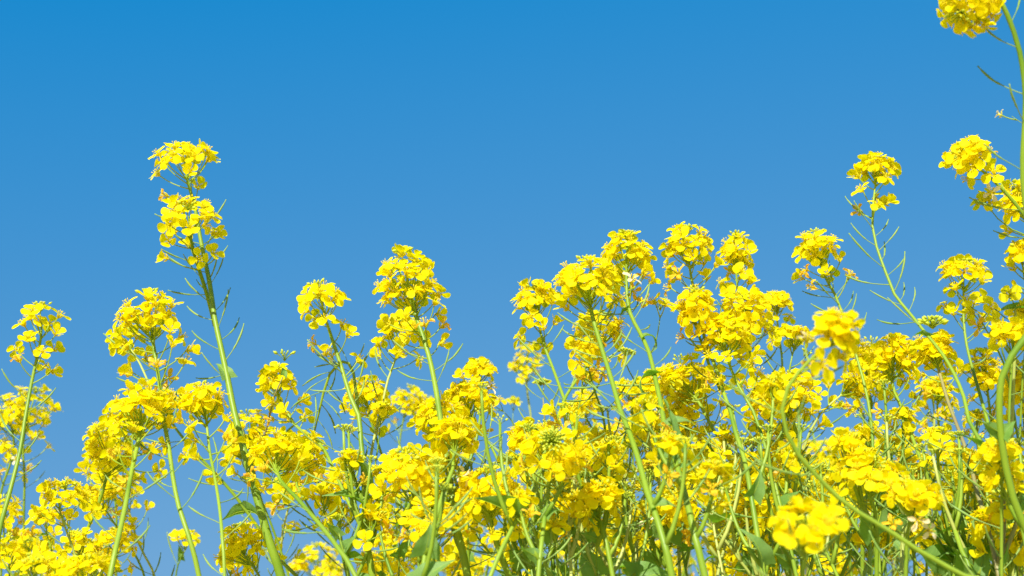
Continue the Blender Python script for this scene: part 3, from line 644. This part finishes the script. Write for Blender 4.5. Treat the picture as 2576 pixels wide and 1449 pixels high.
plant('far plants speckled blossom under the pale arched stem', [
    B_([(2155, 1480), (2152, 1250), (2152, 1090)], 1.55, H(90, 54, 48, 6, 80), (7, 6)),
    B_([(2085, 1480), (2085, 1250), (2085, 1115)], 1.65, H(90, 54, 44, 6, 80), (7, 6)),
    B_([(2048, 1480), (2048, 1300), (2045, 1180)], 1.5, H(80, 50, 34), (7, 6))])
plant('far plant with two little heads below the heavy rounded head', [
    B_([(2228, 1480), (2230, 1250), (2230, 1100)], 1.65, H(50, 42, 26, 5, 50), (7, 5)),
    B_([(2275, 1480), (2275, 1250), (2275, 1092)], 1.6, H(45, 38, 24, 5, 50), (7, 5)),
    B_([(2300, 1480), (2300, 1250), (2302, 1145)], 1.25, H(60, 52, 30, 5, 50), (8, 6))])
plant('small head between the two pale stems and the bowed stem at lower right', [
    B_([(2400, 1480), (2398, 1250), (2396, 1130)], 1.28, H(30, 38, 18, 3, 40), (8, 6), lf=((40, 40, 180, 1, .5), (80, 60, 100, 0, 1))),
    B_([(2450, 1480), (2452, 1250), (2450, 1140)], 1.0, H(50, 42, 16, 3, 50), (8, 6)),
    B_([(2482, 1480), (2482, 1380), (2480, 1298)], .95, H(45, 40, 12, 4, 50), (9, 7), lf=((30, 95, 135, 2, .8), (110, 80, 60, 0, 1)))])
plant('soft yellow head behind the sinuous dark stem at the right border', [
    B_([(2520, 1480), (2520, 1250), (2518, 1112)], .88, H(45, 55, 14, 4, 60, fs=.85), (12, 9)),
    B_([(2570, 1480), (2572, 1300), (2570, 1180)], 1.0, H(110, 50, 24), (10, 8)),
    B_([(2560, 1500), (2560, 1420), (2555, 1330)], .95, H(90, 50, 24), (10, 8))])
plant('low head on the right under the sagging near stem', [
    B_([(2195, 1500), (2192, 1400), (2192, 1332)], 1.08, H(55, 50, 22), (8, 6)),
    B_([(2330, 1500), (2332, 1400), (2332, 1312)], 1.08, H(70, 50, 20, b='mid'), (8, 6), lf=((50, 70, 40, 3, .5),))])

# thick tangle of plants further back: every plant of its own, three to five heads each
ORD = 'first second third fourth fifth sixth seventh eighth ninth tenth eleventh twelfth'.split()
ORD13 = ORD + ['thirteenth']
NUM = {2: 'two', 3: 'three', 8: 'eight', 9: 'nine'}
def tangle(count, x0, x1, ytop, ybot, d0, d1, label, seed, nfl=(14, 23), leafy=.5):
    rg = random.Random(seed)
    for k in range(count):
        cx = lerp(x0, x1, (k + rg.uniform(.1, .9)) / count); d = rg.uniform(d0, d1); br = []
        for h in range(rg.randint(3, 5)):
            x = cx + rg.uniform(-75, 75); x = max(x0 - 20, min(x1 + 20, x)); y = rg.uniform(ytop, ybot); dd = d * rg.uniform(.93, 1.07)
            pts = [(cx + (x - cx) * .35 + rg.uniform(-12, 12), max(1480, y + 60))]
            if y < 1360: pts.append((x + (cx - x) * .3 + rg.uniform(-10, 10), lerp(y, 1480, .5)))
            pts += [(x + rg.uniform(-7, 7), y + 45), (x, y)]
            s = 1.25 / dd
            br.append(B_(pts, dd, H(rg.uniform(45, 85) * s, rg.uniform(42, 58) * s, rg.randint(*nfl), rg.randint(2, 6), 70 * s, rg.choice(('few', 'mid', 'many'))),
                         (rg.uniform(10, 14) * s, 7 * s), m=rg.choice((M_STEM, M_STEM, M_STEMY, M_STEMP)), pods=(rg.randint(5, 9), 120 * s, 420 * s),
                         lf=[(rg.uniform(90, 260) * s, rg.uniform(35, 62) * s, rg.choice((60, 120, 30, 150, 85)), rg.randrange(6), rg.uniform(-.4, 1.4)) for _ in range(rg.choice((1, 2, 2)) if rg.random() < leafy else 0)]))
        plant('%s, %s of %s from the left' % (label, ORD[k], NUM[count]), br, 'background rapeseed plants in the tangle', seed * 100 + k)
tangle(8, 1300, 1800, 1150, 1440, 1.3, 2.3, 'background rapeseed plant in the bottom tangle right of centre', 5, leafy=.9)
tangle(9, 1800, 2576, 1200, 1440, 1.3, 2.3, 'background rapeseed plant in the bottom right tangle', 6, leafy=.9)
tangle(3, 1430, 1900, 1080, 1200, 1.6, 2.4, 'small background rapeseed plant seen between tall centre right stems', 7)
tangle(3, 2000, 2200, 1100, 1200, 1.6, 2.4, 'small background rapeseed plant below the pale arched stem', 8)
rgs = random.Random(77)
XS = [1330, 1420, 1500, 1600, 1690, 1790, 1890, 1990, 2080, 2170, 2260, 2370, 2470]
for k, x in enumerate(XS):                                     # slender stems crossing in front of the blossom
    br = []
    for h in range(2):
        xt = x + rgs.choice((-1, 1)) * rgs.uniform(30, 110); yt = rgs.uniform(1090, 1260); dd = rgs.uniform(1.0, 1.25); xm = (x + xt) / 2 + rgs.uniform(-18, 18)
        br.append(B_([(x + rgs.uniform(-10, 40), 1480), (xm, (1480 + yt) / 2), (xt + rgs.uniform(-6, 6), yt + 50), (xt, yt)], dd,
                     H(18, 34, rgs.choice((2, 4, 6)), 1, 30, 'few'), (rgs.uniform(10, 15), 6), d0=rgs.uniform(.9, 1.05), pods=(rgs.randint(6, 10), 60, 320), m=rgs.choice((M_STEM, M_STEM, M_STEMY))))
    plant('slender plant with bare crossing stems before the yellow mass, ' + ORD13[k] + ' from left', br, 'slender podded rapeseed plants', 900 + k, low=0)
tangle(3, 930, 1300, 1330, 1430, 1.3, 1.9, 'background rapeseed plant at the bottom left of centre', 9, leafy=1)
tangle(2, 20, 330, 1330, 1440, 1.3, 1.8, 'background rapeseed plant in the bottom left corner', 10, (8, 13), .2)
print('flowers', NFL, 'objects', len(bpy.data.objects))
